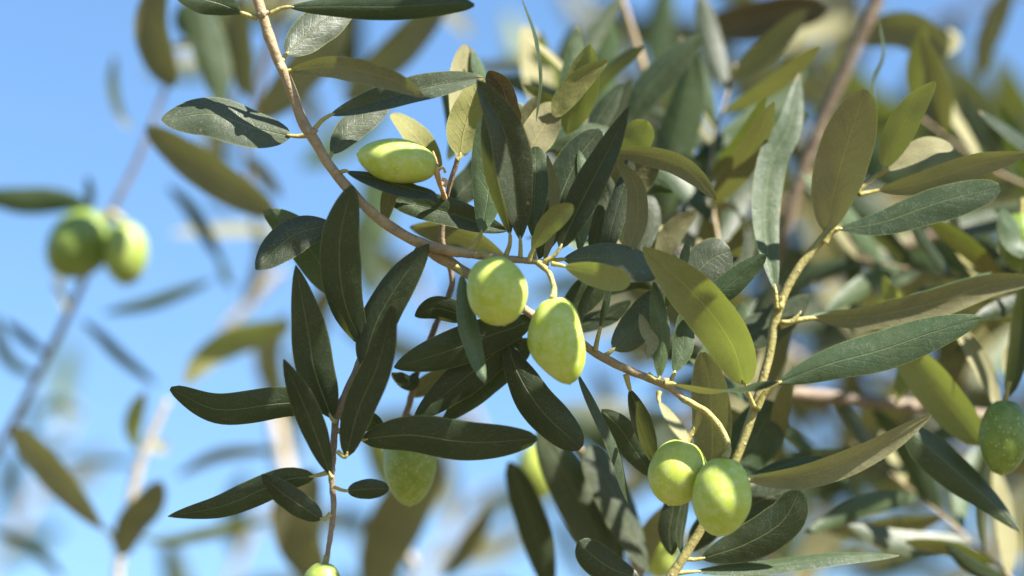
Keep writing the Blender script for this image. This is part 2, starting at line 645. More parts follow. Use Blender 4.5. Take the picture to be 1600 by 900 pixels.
# ------------------------------------------------------------------ setting: dry grove ground, far below the branch
def ground():
    m, t = nt('dry grove soil')
    tc = t.nodes.new('ShaderNodeTexCoord')
    n1 = noise_tex(t, tc.outputs['Object'], 0.6, 6.0)
    n2 = noise_tex(t, tc.outputs['Object'], 14.0, 5.0)
    c = mixc(t, ramp(t, n1, 0.35, 0.65), (0.13, 0.095, 0.055), (0.10, 0.10, 0.04))  # soil colour lowered to stand in for shade under the crowns
    c = mixc(t, math_(t, 'MULTIPLY', n2, 0.6), c, (0.17, 0.14, 0.08))
    pr = node(t, 'ShaderNodeBsdfPrincipled', i_Roughness=0.95)
    t.links.new(c, pr.inputs['Base Color'])
    b = t.nodes.new('ShaderNodeBump')
    b.inputs['Distance'].default_value = 0.05
    t.links.new(n2, b.inputs['Height'])
    t.links.new(b.outputs[0], pr.inputs['Normal'])
    o = t.nodes.new('ShaderNodeOutputMaterial')
    t.links.new(pr.outputs[0], o.inputs[0])
    N, H = 60, 700.0
    V, F = [], []
    for i in range(N + 1):
        for j in range(N + 1):
            x = ((i / N) * 2 - 1); y = ((j / N) * 2 - 1)
            x = math.copysign(abs(x) ** 2.2, x) * H; y = math.copysign(abs(y) ** 2.2, y) * H
            V.append(Vector((x, y, 0.12 * mnoise.noise(Vector((x * 0.2, y * 0.2, 0))))))
    for i in range(N):
        for j in range(N):
            a = i * (N + 1) + j
            F.append((a, a + N + 1, a + N + 2, a + 1))
    g = link('ground', V, F, m, None, Vector((0, 0, 0)))
    g['kind'] = 'structure'
    g['label'] = 'dry stony earth of the olive grove'


ground()

# ------------------------------------------------------------------ the branch in focus
mb = branch('olive_branch', 'sharp brown olive branch arching down from the top edge past two large olives',
            '392,-40 408,20 432,88 452,133 470,185 490,218 516,260 546,297 592,341 642,373 690,389 742,398 800,405 858,411',
            [17, 17, 16, 16, 17, 17, 15, 17, 16, 17, 17, 14, 11, 9], 0.0, 0.0)
stem(mb, '648,376 680,396 712,416 760,446 830,490 900,530 938,556 990,582 1040,602 1072,626 1092,638', [14, 20, 19, 15, 13, 12, 13, 13, 12, 10, 9], 0.004, 0.006)
# knuckles where leaves sit
for s, w in (('404,24 420,18', 15), ('437,98 443,118', 16), ('482,208 497,204', 13), ('520,268 533,272', 13), ('650,372 664,384', 12), ('1034,598 1046,592', 12)):
    blob('knuckle', mb, s.replace(' ', ' ') if len(s.split()) > 2 else s.split()[0] + ' ' + ','.join(
        str((float(a) + float(b)) / 2) for a, b in zip(s.split()[0].split(','), s.split()[1].split(','))) + ' ' + s.split()[1], w, -0.001, 'bark')

L = leaf
# top of the arch
L(mb, '402,28 378,20 345,6 300,-8 262,-30', 46, 'D', 0, -.004, n2='G')
L(mb, '422,22 450,11 520,10 620,10 700,6 741,8', 42, (0.0, -.02, 1), 0, -.012, et=.55, curl=.35)
L(mb, '441,96 448,84 490,45 530,15 560,-12', 62, (.30, .40, .85), .003, .02, k='s', eb=.6)
L(mb, '448,113 454,110 520,104 600,120 640,137 662,151', 38, 'N', 0, -.014, eb=.6, et=.6, label='leaf with its bronze underside turned to the viewer')
L(mb, '490,203 516,180 590,157 670,136 755,121', 46, (-.02, .30, .95), 0, .004, fold=-.3, et=.62, k='s')
L(mb, '512,252 518,240 545,203 575,180 612,160', 46, (.28, .52, .80), .004, .016, k='s')
L(mb, '478,212 454,212 400,200 330,178 252,186', 78, (.26, .46, .86), .006, .0065, k='s', eb=.55, et=.6, label='broad grey-green leaf crossed by shadows')
L(mb, '528,272 541,267 590,278 640,294 672,302 685,318', 40, (.0, .75, .65), 0, -.008, fold=.25)
L(mb, '560,318 520,350 470,362 435,385 400,421', 60, (-.15, .20, .96), .006, 0, k='s', wave=.08)
L(mb, '560,460 520,440 480,385 440,347 411,330', 62, (-.05, -.05, 1), .022, .016, k='g', pet=False)
# behind the first olive
L(mb, '690,262 668,235 640,205 612,178', 46, (.1, -.3, -.9), .016, .022, pet=False, et=.45, n2=(-.5,-.6,-.6), k='y')
L(mb, '795,360 765,354 720,338 660,322 608,310', 48, (.05, .25, .95), .006, .012, pet=False, et=.5, fold=-.35, wave=.09)
L(mb, '600,350 612,300 640,290 655,300', 26, 'U', .012, .016, pet=False)
L(mb, '790,402 740,375 690,362 640,355', 50, 'U', .022, .03, pet=False)
# upright leaves on the short end
L(mb, '813,402 813,376 806,300 788,205 745,124', 62, (.25, .02, .97), 0, -.014, k='s', eb=.85, et=.8, fold=-.45)
L(mb, '790,400 797,368 782,300 768,235 760,165', 50, (-.55, -.05, .84), 0, -.008, eb=.8)
L(mb, '728,396 752,364 764,290 758,180', 54, (-.05, .18, .98), 0, .006, eb=.7, et=.6, k='g')
L(mb, '835,405 833,372 836,300 838,229', 42, (.05, .18, .98), .004, .010, k='g', eb=.75, et=.42)
L(mb, '826,408 834,388 858,350 895,320', 34, (.0, .1, -1), -.004, -.014, k='y', et=.5, label='small young leaf, pale yellow')
L(mb, '850,410 875,388 905,322 945,245 982,168', 52, (-.42, -.22, .88), -.002, -.01, eb=.6, et=.85, fold=-.18)
L(mb, '850,410 862,370 869,300 855,242', 26, (.75, .1, -.65), .004, .004, pet=False)
L(mb, '842,405 852,372 872,318 902,250 938,203', 66, (-.22, -.1, .97), .012, .02, pet=False, et=.5)
L(mb, '860,408 880,405 935,402 985,410 1030,428', 62, (.08, .42, .90), .004, .004, k='s', et=.5, label='blunt grey leaf lying behind a pale yellow-green one')
L(mb, '862,412 882,416 930,428 985,440', 42, (.12, .28, -.95), -.004, -.012, k='y', et=.42, label='pale yellow-green underside of a blunt leaf')
L(mb, '820,372 870,366 920,376 968,388', 22, (.2, .8, .5), .05, .05, pet=False)
L(mb, '945,398 962,332 978,280 986,232', 36, (-.35, .15, .93), .014, .02, pet=False, eb=.5, k='s')
L(mb, '978,398 996,345 993,290 962,249', 38, (.45, .15, -.85), .008, .010, pet=False, k='m', eb=.5)
L(mb, '930,330 965,290 1000,262 1030,235', 72, 'N', .03, .034, pet=False, k='m')
L(mb, '952,238 990,240 1050,252 1090,278 1120,312', 36, (.1, .40, -.9), .018, .014, pet=False, k='m')
L(mb, '955,262 985,232 1010,188', 50, 'U', .03, .03, pet=False, k='y', et=.4)
L(mb, '848,238 880,212 920,202 970,208', 44, 'B', .032, .034, pet=False, k='g')
# below the olives
L(mb, '712,416 722,428 730,490 744,550 758,599', 34, (.35, .15, .92), -.002, -.012, fold=.3, k='g')
L(mb, '835,490 812,508 750,530 690,552 616,574', 62, 'D', .008, .004, pet=False)
L(mb, '740,500 715,490 680,482 648,494', 40, (-.1, -.25, .96), .012, .014, pet=False)
L(mb, '815,520 770,555 705,608 646,656', 58, (-.25, -.25, .93), .012, .012, pet=False, eb=.55)
L(mb, '830,530 790,570 730,625 690,660', 46, (-.4, -.2, .9), .02, .02, pet=False, eb=.5, fold=-.2)
L(mb, '792,530 806,575 845,640 908,700', 62, (-.05, -.15, .98), .010, .004, pet=False, et=.45, fold=.2)
L(mb, '905,545 903,582 935,640 966,705 984,790', 30, (.75, .1, .55), .004, .002, fold=.5, pw=4)
L(mb, '930,548 938,512 948,480 955,440', 26, (.80, -.2, .45), .004, .0, pw=7)
L(mb, '945,400 930,440 905,470 870,500', 50, (-.1, .0, .99), .02, .022, pet=False)
L(mb, '900,545 915,470 945,420', 26, (.8, -.2, .5), .012, .012, pet=False)
L(mb, '885,520 915,505 955,490 985,470', 38, 'B', .03, .03, pet=False)
L(mb, '945,556 958,546 990,515 1045,440', 56, (-.15, .12, .97), .006, .012, k='s', eb=.6, et=.8)
L(mb, '1012,584 1030,592 1032,575 1034,520 1022,440', 34, (.35, .2, .9), 0, -.006, k='g')
L(mb, '1046,598 1054,582 1068,540 1070,480', 34, (.1, .15, .97), .008, .014, k='g')
L(mb, '1040,600 1052,600 1110,608 1165,604 1218,596', 36, (.1, .80, -.50), -.002, -.014, pw=9, n2=(.05, .7, .5))
L(mb, '1030,612 1030,628 1048,655 1072,692', 26, 'W', -.004, -.016, et=.5, label='small pale leaf lit white')
L(mb, '978,585 984,608 1000,660 1022,725', 40, (-.65, .0, .75), .004, .008, pw=8)
L(mb, '940,640 965,665 990,700 1018,745', 46, (-.1, -.1, .98), .02, .02, pet=False)
L(mb, '1112,745 1113,670 1108,600 1098,550', 62, 'N', .026, .026, pet=False, eb=.5, et=.5)
L(mb, '1062,438 1068,415 1076,374', 18, (.5, .2, .8), .004, .004, pet=False, k='g')
L(mb, '1075,448 1090,425 1115,402 1142,392', 70, (-.1, .30, .95), .016, .018, k='s', pet=False, eb=.5, et=.36)
L(mb, '1078,500 1110,470 1150,437 1197,398', 40, (-.35, -.30, .88), .010, .006, pet=False, k='g', eb=.55, et=.6)
L(mb, '1040,480 1060,440 1090,425', 20, 'B', .006, .004, pet=False, k='y')
L(mb, '1000,490 1010,520 1020,535 1012,560', 20, 'w', -.002, -.004, pet=False)

# the hanging sprig on the left
sp = branch('olive_sprig', 'thin sprig of sharp dark leaves hanging left of centre, one olive at its end',
            '655,388 610,450 580,520 560,572 541,612 525,655 521,705 518,745 521,800 509,882',
            [10, 12, 12, 12, 12, 11, 11, 10, 9, 8], 0.006, -.004, mat='redbark', rough=.3, cat='sprig')
L(sp, '572,556 566,540 538,470 530,380 550,290', 66, (-.21, -.24, .95), .002, -.012, eb=.6, et=.6)
L(sp, '560,585 566,570 590,500 625,440 670,381', 60, (-.35, -.2, .91), 0, -.006, eb=.5, et=.7)
L(sp, '527,705 541,713 560,640 590,570 618,468', 52, (-.15, -.24, .95), -.004, -.018, eb=.55, et=.8, fold=-.1)
L(sp, '526,660 517,652 492,580 478,500 462,414', 64, (-.20, -.25, .95), -.001, -.006, eb=.55, et=.85)
L(sp, '530,640 505,630 440,630 340,640 266,607', 54, (-.21, -.22, .95), .006, .004, eb=.42, et=.5)
L(sp, '519,746 516,742 490,670 465,610 443,561', 42, (-.05, .08, .99), -.004, -.016, eb=.75, et=.8)
L(sp, '512,738 490,744 440,752 350,790 262,807', 44, (-.2, -.15, .96), -.002, 0, eb=.5, et=.8)
L(sp, '517,803 503,811 470,790 435,765 409,741', 40, (.02, .05, .99), -.004, -.01, eb=.55)
L(sp, '521,760 543,767 575,764 608,763', 32, (.0, .05, 1), -.004, -.006, eb=.5, et=.5, pw=6)
L(sp, '527,672 566,687 640,680 740,692 840,685', 66, (-.18, -.22, .96), 0, -.008, eb=.52, et=.55, label='broad dark leaf with a pale lit tip')
L(sp, '532,640 545,655 580,660 600,670', 36, 'D', .008, .01, pet=False)

# twig behind the branch that carries the olive below
tw = branch('olive_twig', 'thin reddish twig standing behind the main branch with an olive hanging below',
            '632,655 645,610 652,580 680,510 706,440 690,372 700,300 716,246', [11, 10, 9, 10, 9, 9, 8, 8], .03, .012, mat='redbark', rough=.35, cat='twig')
L(tw, '714,250 719,242 726,200 752,118', 60, (-.1, .2, -.97), .012, .012, eb=.55, k='y', label='olive-yellow underside of an upright leaf')
L(tw, '716,246 724,200 722,130 727,70', 58, (-.55, -.35, -.75), .024, .03, pet=False, et=.5, eb=.5)
L(tw, '716,246 745,180 750,120 738,76', 36, (.55, .1, .8), .028, .03, pet=False, k='g')
L(tw, '812,190 796,165 782,130 762,112', 44, (.15, .45, -.88), .012, .018, pet=False, tilt=True, k='b', eb=.5, et=.5, fold=.7, label='curled brown leaf')
L(tw, '822,275 816,235 812,190 806,160', 42, (.1, .05, .99), .026, .03, pet=False, et=.4, k='g')
L(tw, '815,262 832,225 850,195 863,160', 54, (.1, .2, -.97), .02, .024, pet=False, eb=.6, et=.5)
L(tw, '866,182 885,150 915,118 950,94', 38, (.1, .35, -.92), .022, .018, pet=False, k='y', eb=.5)
L(tw, '885,210 900,165 915,110 922,70', 56, 'U', .03, .034, pet=False, k='y')
L(tw, '838,190 847,125 838,55 810,-18', 26, (.90, .1, .25), .012, .02, pet=False)
L(tw, '700,330 720,300 745,270 760,225', 50, 'd', .03, .035, pet=False)
L(tw, '652,582 640,600 622,590 612,582', 26, 'D', .024, .02, pet=False, wave=.2)
L(tw, '640,620 668,600 690,590 730,560', 40, 'U', .034, .04, pet=False)

for a_ in [('905,395 912,340 918,290 905,235', 30, 'G', .012, 'g'), ('925,400 935,350 950,310 940,262', 34, 'd', .02, 's'),
           ('880,330 892,290 912,262 948,238', 40, 'B', .026, 'g'), ('800,260 806,225 818,190 838,150', 30, 'N', .03, 'm'),
           ('962,330 985,300 1015,290 1052,300', 34, 'D', .03, 'g'), ('1000,400 1012,365 1018,330 1008,290', 32, 'G', .03, 's'),
           ('880,190 884,150 895,110 902,40', 34, 'G', .04, 'g'), ('925,240 930,200 945,170 972,130', 34, 'd', .035, 'm'),
           ('1030,420 1042,380 1062,350 1090,330', 36, 'N', .035, 'm'), ('1120,470 1135,430 1160,400 1172,350', 34, 'G', .04, 's'),
           ('930,470 950,450 985,440 1020,452', 34, 'D', .028, 'm'), ('1090,560 1120,540 1150,505 1160,470', 34, 'd', .04, 'g'),
           ('700,250 712,215 705,170 690,130', 30, 'd', .045, 'g')]:
    L(tw, a_[0], a_[1], a_[2], a_[3], a_[3] + .006, pet=False, k=a_[4], nl=20)

# the pale shoot on the right
rs = branch('olive_shoot', 'pale yellowish olive shoot rising right of centre with long spreading leaves',
            '1030,930 1052,895 1076,858 1102,815 1148,722 1176,645 1200,562 1213,492 1242,428 1287,370 1322,320 1350,290 1380,266',
            [17, 16, 15, 14, 14, 14, 14, 16, 13, 13, 9, 8, 6], .014, .028, mat='greenbark', rough=.12, cat='shoot')
L(rs, '1213,482 1212,455 1196,350 1205,255 1234,195 1249,114', 50, (.30, .40, .86), .020, .016, eb=.75, et=.75, k='g', fold=-.2, tilt=True)
L(rs, '1287,378 1290,362 1302,300 1325,220 1352,140', 84, (.12, .40, -.92), .026, .028, eb=.6, et=.5, tilt=True, label='broad bronze-green underside of an upright leaf')
L(rs, '1372,275 1380,262 1400,215 1428,165 1462,127', 48, 'U', .028, .03, eb=.6, k='y')
L(rs, '1376,272 1386,266 1420,245 1455,230 1489,232', 40, 'W', .028, .018, eb=.7, et=.5, label='small leaf turned over, white in the sun')
L(rs, '1342,304 1372,298 1440,285 1530,256 1608,240', 44, (.1, .42, -.9), .026, .03, pet=True, eb=.7, tilt=True)
L(rs, '1288,380 1308,358 1380,346 1470,315 1562,291', 62, (.15, .48, .86), .024, .014, k='g', eb=.75, et=.42, pw=10)
L(rs, '1218,510 1268,497 1350,495 1450,476 1545,445 1630,436', 50, (.1, .38, -.92), .022, .03, eb=.7, et=.7, pw=9)
L(rs, '1268,492 1350,486 1450,462 1550,425', 34, (-.05, .75, .62), .026, .036, pet=False, k='g')
L(rs, '1182,640 1212,600 1290,570 1380,545 1460,518 1535,496', 66, (.10, .40, .91), .018, .004, k='g', eb=.8, et=.7, pw=10)
L(rs, '1178,636 1164,600 1140,530 1085,460 1004,386', 82, (.26, .62, -.74), .016, -.016, eb=.5, et=.75, k='y', n2=(0, .15, -.98), label='large translucent leaf seen from below, green where sun shines through')
L(rs, '1150,745 1170,750 1260,742 1360,705 1455,648', 46, (.12, .42, -.9), .02, .014, eb=.6, pet=True)
L(rs, '1152,752 1180,745 1230,725 1284,714', 28, (.1, .75, .65), .022, .024, pet=False, k='g')
L(rs, '1130,812 1160,795 1205,775 1260,752', 56, (-.1, .3, .95), .03, .034, pet=False)
L(rs, '1068,873 1096,873 1165,850 1222,815 1250,768', 64, (-.28, -.06, .95), .016, .012, eb=.65, et=.42)
L(rs, '1056,896 1085,893 1180,886 1300,872 1405,868', 32, (.0, .75, .65), .016, .02, eb=.6, k='g')
L(rs, '1066,868 1064,840 1070,800 1076,760', 24, (.75, .0, .65), .018, .02, pet=False)
L(rs, '1050,868 1046,830 1052,790 1040,760', 40, 'D', .024, .026, pet=False)
L(rs, '1078,862 1092,840 1112,818 1150,790', 44, 'G', .03, .034, pet=False)
L(rs, '1050,905 1000,905 950,885 903,848', 54, (.1, .25, .96), .02, .014, et=.5)
L(rs, '1140,545 1160,528 1205,505 1267,460', 60, (-.1, .30, .95), .034, .036, k='s', pet=False, eb=.5)
L(rs, '1145,760 1160,715 1190,670 1210,628', 84, (.0, .10, .99), .04, .044, pet=False, k='g', eb=.6, et=.4)
blob('bud', rs, '1220,503 1238,502 1252,486', 10, .021, 'greenbark')
blob('bud', rs, '1318,320 1310,306 1305,300', 8, .026, 'greenbark')
blob('bud', rs, '1212,480 1220,478 1224,462', 11, .021, 'stalk')

# ------------------------------------------------------------------ olives near the plane of focus
olive('plump olive lying sideways under the arching branch, pointing left', (683, 262), (558, 241), 70, -.002, stalk=[(700, 330), (692, 300)], tip=.42, sw=8, smat='dry', zs=.016)
o1 = bpy.data.objects['olive']
for s, w in (('686,266 692,262 696,270', 5), ('684,258 680,246 676,236', 3), ('690,280 698,284 694,292', 6)):
    p_ = parse(s, 0, 0)
    pts = [P(*q) for q in p_]
    V_, F_ = tube_geo(pts, [w / 2 * K * FOCUS] * 3, n=9, seg=7, rough=.5)
    link('flower_stub', V_, F_, MAT['dry'], o1, pts[0])
olive('round bright olive under the middle of the branch, left of the larger pointed olive', (764, 401), (788, 508), 95, -.014, stalk=[(742, 400), (756, 396)], tip=.1, lean=.02, sw=8, zs=0)
olive('largest olive, long and pointed, on a curved yellow stalk at the centre', (863, 464), (890, 600), 88, -.010, stalk=[(840, 410), (856, 424), (865, 448)], tip=.5, lean=-.2, sw=9, zs=-.001)
olive('shiny olive of the lower right pair, behind its neighbour with a bright sun glint', (1072, 688), (1045, 789), 92, .004, stalk=[(1094, 640), (1088, 664)], tip=.15, sw=9)
olive('matte oval olive of the lower right pair, in front of the shiny one', (1133, 714), (1123, 838), 93, -.008, stalk=[(1068, 624), (1104, 644), (1128, 672), (1138, 700)], tip=.2, sw=10, zs=.006)
olive('olive below the broad dark leaf, hanging from the thin reddish twig', (640, 655), (640, 790), 82, .034, skin='shadeolive', stalk=[(634, 640)], tip=.3, sw=9, smat='redbark')
olive('olive at the end of the hanging sprig, cut by the bottom edge', (508, 878), (494, 985), 70, -.004, skin='shadeolive', stalk=[(510, 868)], tip=.3, sw=8, smat='greenbark')
olive('dark green olive at the right edge under three short stalks', (1572, 624), (1564, 742), 78, .03, skin='greenshadeolive', stalk=[(1578, 596), (1574, 610)], tip=.25, sw=6)
exec_bg = True

# ------------------------------------------------------------------ branches out of focus: left
def BL(root, s, w, n='N', z=.15, k='m', zt=None, **kw):
    kw.setdefault('pet', False)
    kw.setdefault('nl', 16)
    return leaf(root, s, w, n, z, z if zt is None else zt, k, **kw)


lb = branch('olive_branch', 'blurred grey olive branch at the far left with a pair of olives',
            '-30,750 10,680 45,615 100,505 130,440 170,340 215,250 258,140 276,85', [14, 13, 12, 12, 11, 10, 9, 8, 7], .18, .17, mat='redbark')
BL(lb, '272,135 245,80 238,20 262,-50', 56, 'N', .13, eb=.5)
BL(lb, '210,205 190,180 178,135 180,85', 24, (.6, .2, .5), .19)
BL(lb, '140,322 90,314 30,314 -40,306', 44, 'D', .17, eb=.7, k='g')
BL(lb, '140,330 140,300 136,275', 16, 'D', .17)
BL(lb, '75,555 45,535 5,500', 20, 'D', .2)
BL(lb, '125,500 150,520 190,560 245,602', 22, 'D', .2)
BL(lb, '110,500 90,440 110,420', 14, 'W', .19)
BL(lb, '22,668 60,710 110,770 162,828', 54, 'N', .13, eb=.45)
BL(lb, '60,590 20,570 0,540 -10,490', 24, 'D', .22, k='g')
BL(lb, '50,640 100,630 130,650', 20, 'G', .3)
BL(lb, '45,620 60,700 120,690', 20, 'G', .34)
BL(lb, '160,490 230,476 280,458 332,438', 22, 'D', .2, k='g')
BL(lb, '30,700 20,740 30,780', 26, 'G', .36)
olive('blurred left-hand olive of the pair at the far left, tilted', (163, 338), (84, 426), 98, .165, skin='greenshadeolive', stalk=[(170, 330)], tip=.2, sw=9)
olive('blurred right-hand olive of the pair at the far left, upright', (196, 346), (197, 446), 70, .16, skin='shadeolive', stalk=[(172, 330)], tip=.2, sw=9)

lb2 = branch('olive_branch', 'blurred pale dry twig rising from the bottom edge at far left',
             '182,940 186,880 200,800 216,735 240,672 262,625', [14, 13, 13, 14, 12, 9], .17, .17, mat='palebark', rough=.35)
BL(lb2, '188,870 205,820 235,785 252,752', 50, 'N', .16, eb=.5, et=.45)
BL(lb2, '216,705 208,670 216,635 228,612', 30, 'U', .17, k='y')
BL(lb2, '188,865 172,835 160,822', 12, 'W', .17)
BL(lb2, '215,840 260,845 330,832 430,812', 22, 'N', .19, k='y')
BL(lb2, '100,905 70,875 30,845 -20,828', 22, 'D', .22, k='g')
BL(lb2, '230,690 250,700 262,690', 26, 'W', .2)
BL(lb2, '225,722 160,722 110,718', 14, 'D', .3, k='g')
BL(lb2, '275,745 330,715 380,705 440,704', 22, 'N', .22)

lb3 = branch('olive_branch', 'blurred pale twig crossing the blue sky left of the hanging sprig',
             '470,900 458,800 440,700 415,600 400,555', [24, 22, 20, 18, 14], .28, .30, mat='palebark', rough=.3)
BL(lb3, '288,602 320,560 370,530 455,508', 50, (.2, .5, -.83), .18, k='y', eb=.6, et=.45)
BL(lb3, '440,640 425,590 420,540 450,490', 44, 'N', .24)
BL(lb3, '470,660 480,600 455,540', 40, 'N', .3, k='y')
stem(lb3, '440,420 405,455 365,500 345,520', [14, 18, 16, 10], .28, .28, mat='palebark')
stem(lb3, '600,780 620,830 648,890', [16, 18, 16], .2, .2, mat='palebark')
BL(lb3, '500,905 470,850 465,790 490,735', 78, 'N', .16, k='m', eb=.5, et=.5)
BL(lb3, '580,930 600,860 640,780 690,710', 84, 'N', .19, eb=.5, et=.5)
BL(lb3, '690,905 720,870 745,830 772,795', 34, 'N', .2)
BL(lb3, '745,850 750,835 752,822', 26, 'W', .22)
BL(lb3, '600,770 600,740 590,700 570,660', 40, 'N', .22, k='y')

lb4 = branch('olive_branch', 'blurred olive branch behind the arch of the main branch at upper left',
             '480,-60 430,40 400,160 385,240 400,330', [12, 12, 11, 10, 8], .17, .22, mat='bark')
BL(lb4, '228,198 280,235 350,285 432,335', 64, 'N', .11, eb=.55, et=.55)
BL(lb4, '262,290 295,325 320,365 345,410', 26, 'D', .2)
BL(lb4, '345,400 350,430 365,450', 16, 'D', .22, k='y')
BL(lb4, '345,165 338,110 325,60 305,-10', 56, 'G', .13, k='g')
BL(lb4, '300,0 290,30 310,60', 46, 'd', .16, k='g')
BL(lb4, '390,155 378,100 372,50 376,-10', 46, 'N', .15)
BL(lb4, '262,75 310,60 370,30 430,10', 24, 'U', .17, k='m')
BL(lb4, '405,185 440,150 490,95 545,35', 60, 'N', .15, eb=.5, et=.5)
BL(lb4, '540,160 580,120 640,60 700,-10', 56, 'N', .17, eb=.5, et=.5)
BL(lb4, '470,260 520,230 570,190 600,150', 56, 'G', .3, k='g')
BL(lb4, '380,240 410,270 440,310', 26, 'N', .2)
BL(lb4, '265,365 320,362 390,360 470,358', 26, 'W', .24)
BL(lb4, '395,330 410,400 380,480', 22, 'N', .25)
BL(lb4, '560,330 570,400 590,470', 50, 'G', .3, k='g')
BL(lb4, '600,250 590,300 600,380', 60, 'G', .28, k='g')
BL(lb4, '735,100 770,105 830,98', 22, 'N', .2)
BL(lb4, '640,20 690,10 740,60', 26, 'w', .3)
BL(lb4, '480,560 500,480 540,430', 44, 'N', .3)

# ------------------------------------------------------------------ branches out of focus: centre and right
cb = branch('olive_branch', 'blurred drooping olive branch at the bottom centre with grey-green leaves',
            '1040,960 1000,900 960,800 905,700 850,640', [12, 12, 11, 10, 7], .06, .075, mat='bark')
BL(cb, '795,722 815,770 835,830 862,930', 50, (-.1, .1, .98), .075, eb=.5, et=.6, k='m')
BL(cb, '842,668 875,725 915,800 955,890', 74, (.0, .22, .97), .06, eb=.55, et=.5, k='s')
BL(cb, '1012,892 985,830 955,760 918,698', 68, (.38, .50, .78), .05, eb=.7, et=.45, k='s')
BL(cb, '960,900 945,840 930,780 920,730', 60, (-.4, .0, .9), .065, eb=.6)
BL(cb, '1000,905 1005,860 1030,815 1050,785', 40, 'N', .07)
olive('blurred pale green olive behind the tip of the broad dark leaf', (842, 690), (836, 785), 66, .15, stalk=[(850, 660)], tip=.2)
olive('blurred yellow-green olive at the bottom centre below the shiny olive', (1034, 810), (1030, 905), 60, .1, stalk=[(1040, 790)], tip=.2)

kb = branch('olive_branch', 'blurred pinkish brown branch slanting down from the top right',
            '1385,-60 1366,10 1325,100 1280,200 1246,292 1228,360 1200,440', [24, 22, 21, 20, 19, 16, 14], .11, .12, mat='redbark')
BL(kb, '1344,66 1380,48 1420,46 1460,72 1474,92', 62, 'N', .12, eb=.5, et=.4)
BL(kb, '1455,90 1480,75 1492,60 1480,45', 26, 'W', .13)
BL(kb, '1372,175 1366,130 1382,85 1374,30', 16, (.85, .1, .4), .05, k='g')
BL(kb, '1530,125 1540,70 1560,20 1585,-30', 38, 'N', .18)
BL(kb, '1295,16 1240,18 1180,32 1095,44', 64, 'N', .13, eb=.5, et=.5, k='b')
BL(kb, '1330,32 1290,45 1250,55 1215,80', 44, 'W', .3)
BL(kb, '1300,150 1250,140 1180,120 1090,105', 60, 'N', .28, eb=.5)
BL(kb, '1260,180 1200,200 1120,250 1005,335', 60, (-.25, -.1, .95), .085, k='g', eb=.55)
BL(kb, '1110,322 1140,300 1160,288 1180,268', 42, 'W', .12)
BL(kb, '1128,410 1122,370 1130,340 1140,315', 62, 'N', .08, et=.45)
BL(kb, '1230,330 1210,380 1180,420', 40, 'N', .16)
BL(kb, '1210,350 1190,370 1160,390 1150,420', 40, 'G', .15, k='g')
BL(kb, '1260,290 1310,330 1400,420', 26, (.5, .2, .7), .12, k='g')
BL(kb, '1240,300 1210,280 1190,230', 50, 'N', .18)

kc = branch('olive_branch', 'blurred dark leafed branch behind the upright leaves at top centre',
            '1060,430 1050,330 1040,230 1010,120 985,40 960,-40', [14, 13, 12, 12, 10, 9], .1, .12, mat='bark')
BL(kc, '978,200 1012,140 1060,88 1099,56', 50, (-.1, .15, .97), .07, k='g', eb=.55, et=.6)
BL(kc, '1035,345 1045,255 1070,170 1088,72', 66, (-.3, -.25, .9), .08, k='g', eb=.55)
BL(kc, '940,200 942,130 948,80 955,25', 44, 'G', .1, k='g')
BL(kc, '855,190 840,130 832,80 822,40', 56, 'W', .1, eb=.5, et=.5, k='m')
BL(kc, '872,200 862,140 850,90 845,50', 36, 'U', .12, k='y')
BL(kc, '900,180 880,120 890,60 900,40', 30, 'G', .14)
BL(kc, '1020,110 1032,40 1040,-30', 44, 'D', .22, k='g')
BL(kc, '1045,300 1030,350 1050,400', 60, 'D', .12, k='g')
BL(kc, '1060,330 1085,370 1090,420', 50, 'D', .12, k='g')
BL(kc, '1010,330 1000,380 1020,440', 44, 'U', .15)
BL(kc, '860,300 820,270 800,200', 44, 'N', .1)

kd = branch('olive_branch', 'blurred light brown branch running level behind the right-hand shoot',
            '1180,608 1212,612 1300,621 1420,634 1530,650 1640,664', [20, 22, 23, 22, 20, 18], .09, .1, mat='redbark')
BL(kd, '1535,695 1490,640 1430,570 1376,510', 66, (.12, .42, -.9), .045, k='y', eb=.55, et=.75)
BL(kd, '1595,832 1545,780 1485,728 1418,668', 62, (.05, .35, .94), .03, eb=.9, et=.42, fold=.3, k='m')
BL(kd, '1562,640 1535,575 1515,540 1488,500', 34, 'w', .05, eb=.7, k='m')
BL(kd, '1575,620 1590,540 1598,470 1600,400', 40, (-.7, .1, .7), .045, eb=.5)
BL(kd, '1340,780 1300,730 1240,680 1190,640', 20, (.3, .3, .9), .1, k='g')
BL(kd, '1350,840 1330,730 1360,670', 26, 'D', .25)
BL(kd, '1400,630 1420,570 1410,500 1380,430', 44, (.5, .3, -.8), .06, k='y')
BL(kd, '1640,640 1670,560 1710,450', 90, (.5, .7, .4), .018)  # unseen leaf past the right edge, added to shade the olive there
BL(kd, '1580,600 1575,560 1600,520', 22, 'w', .05)

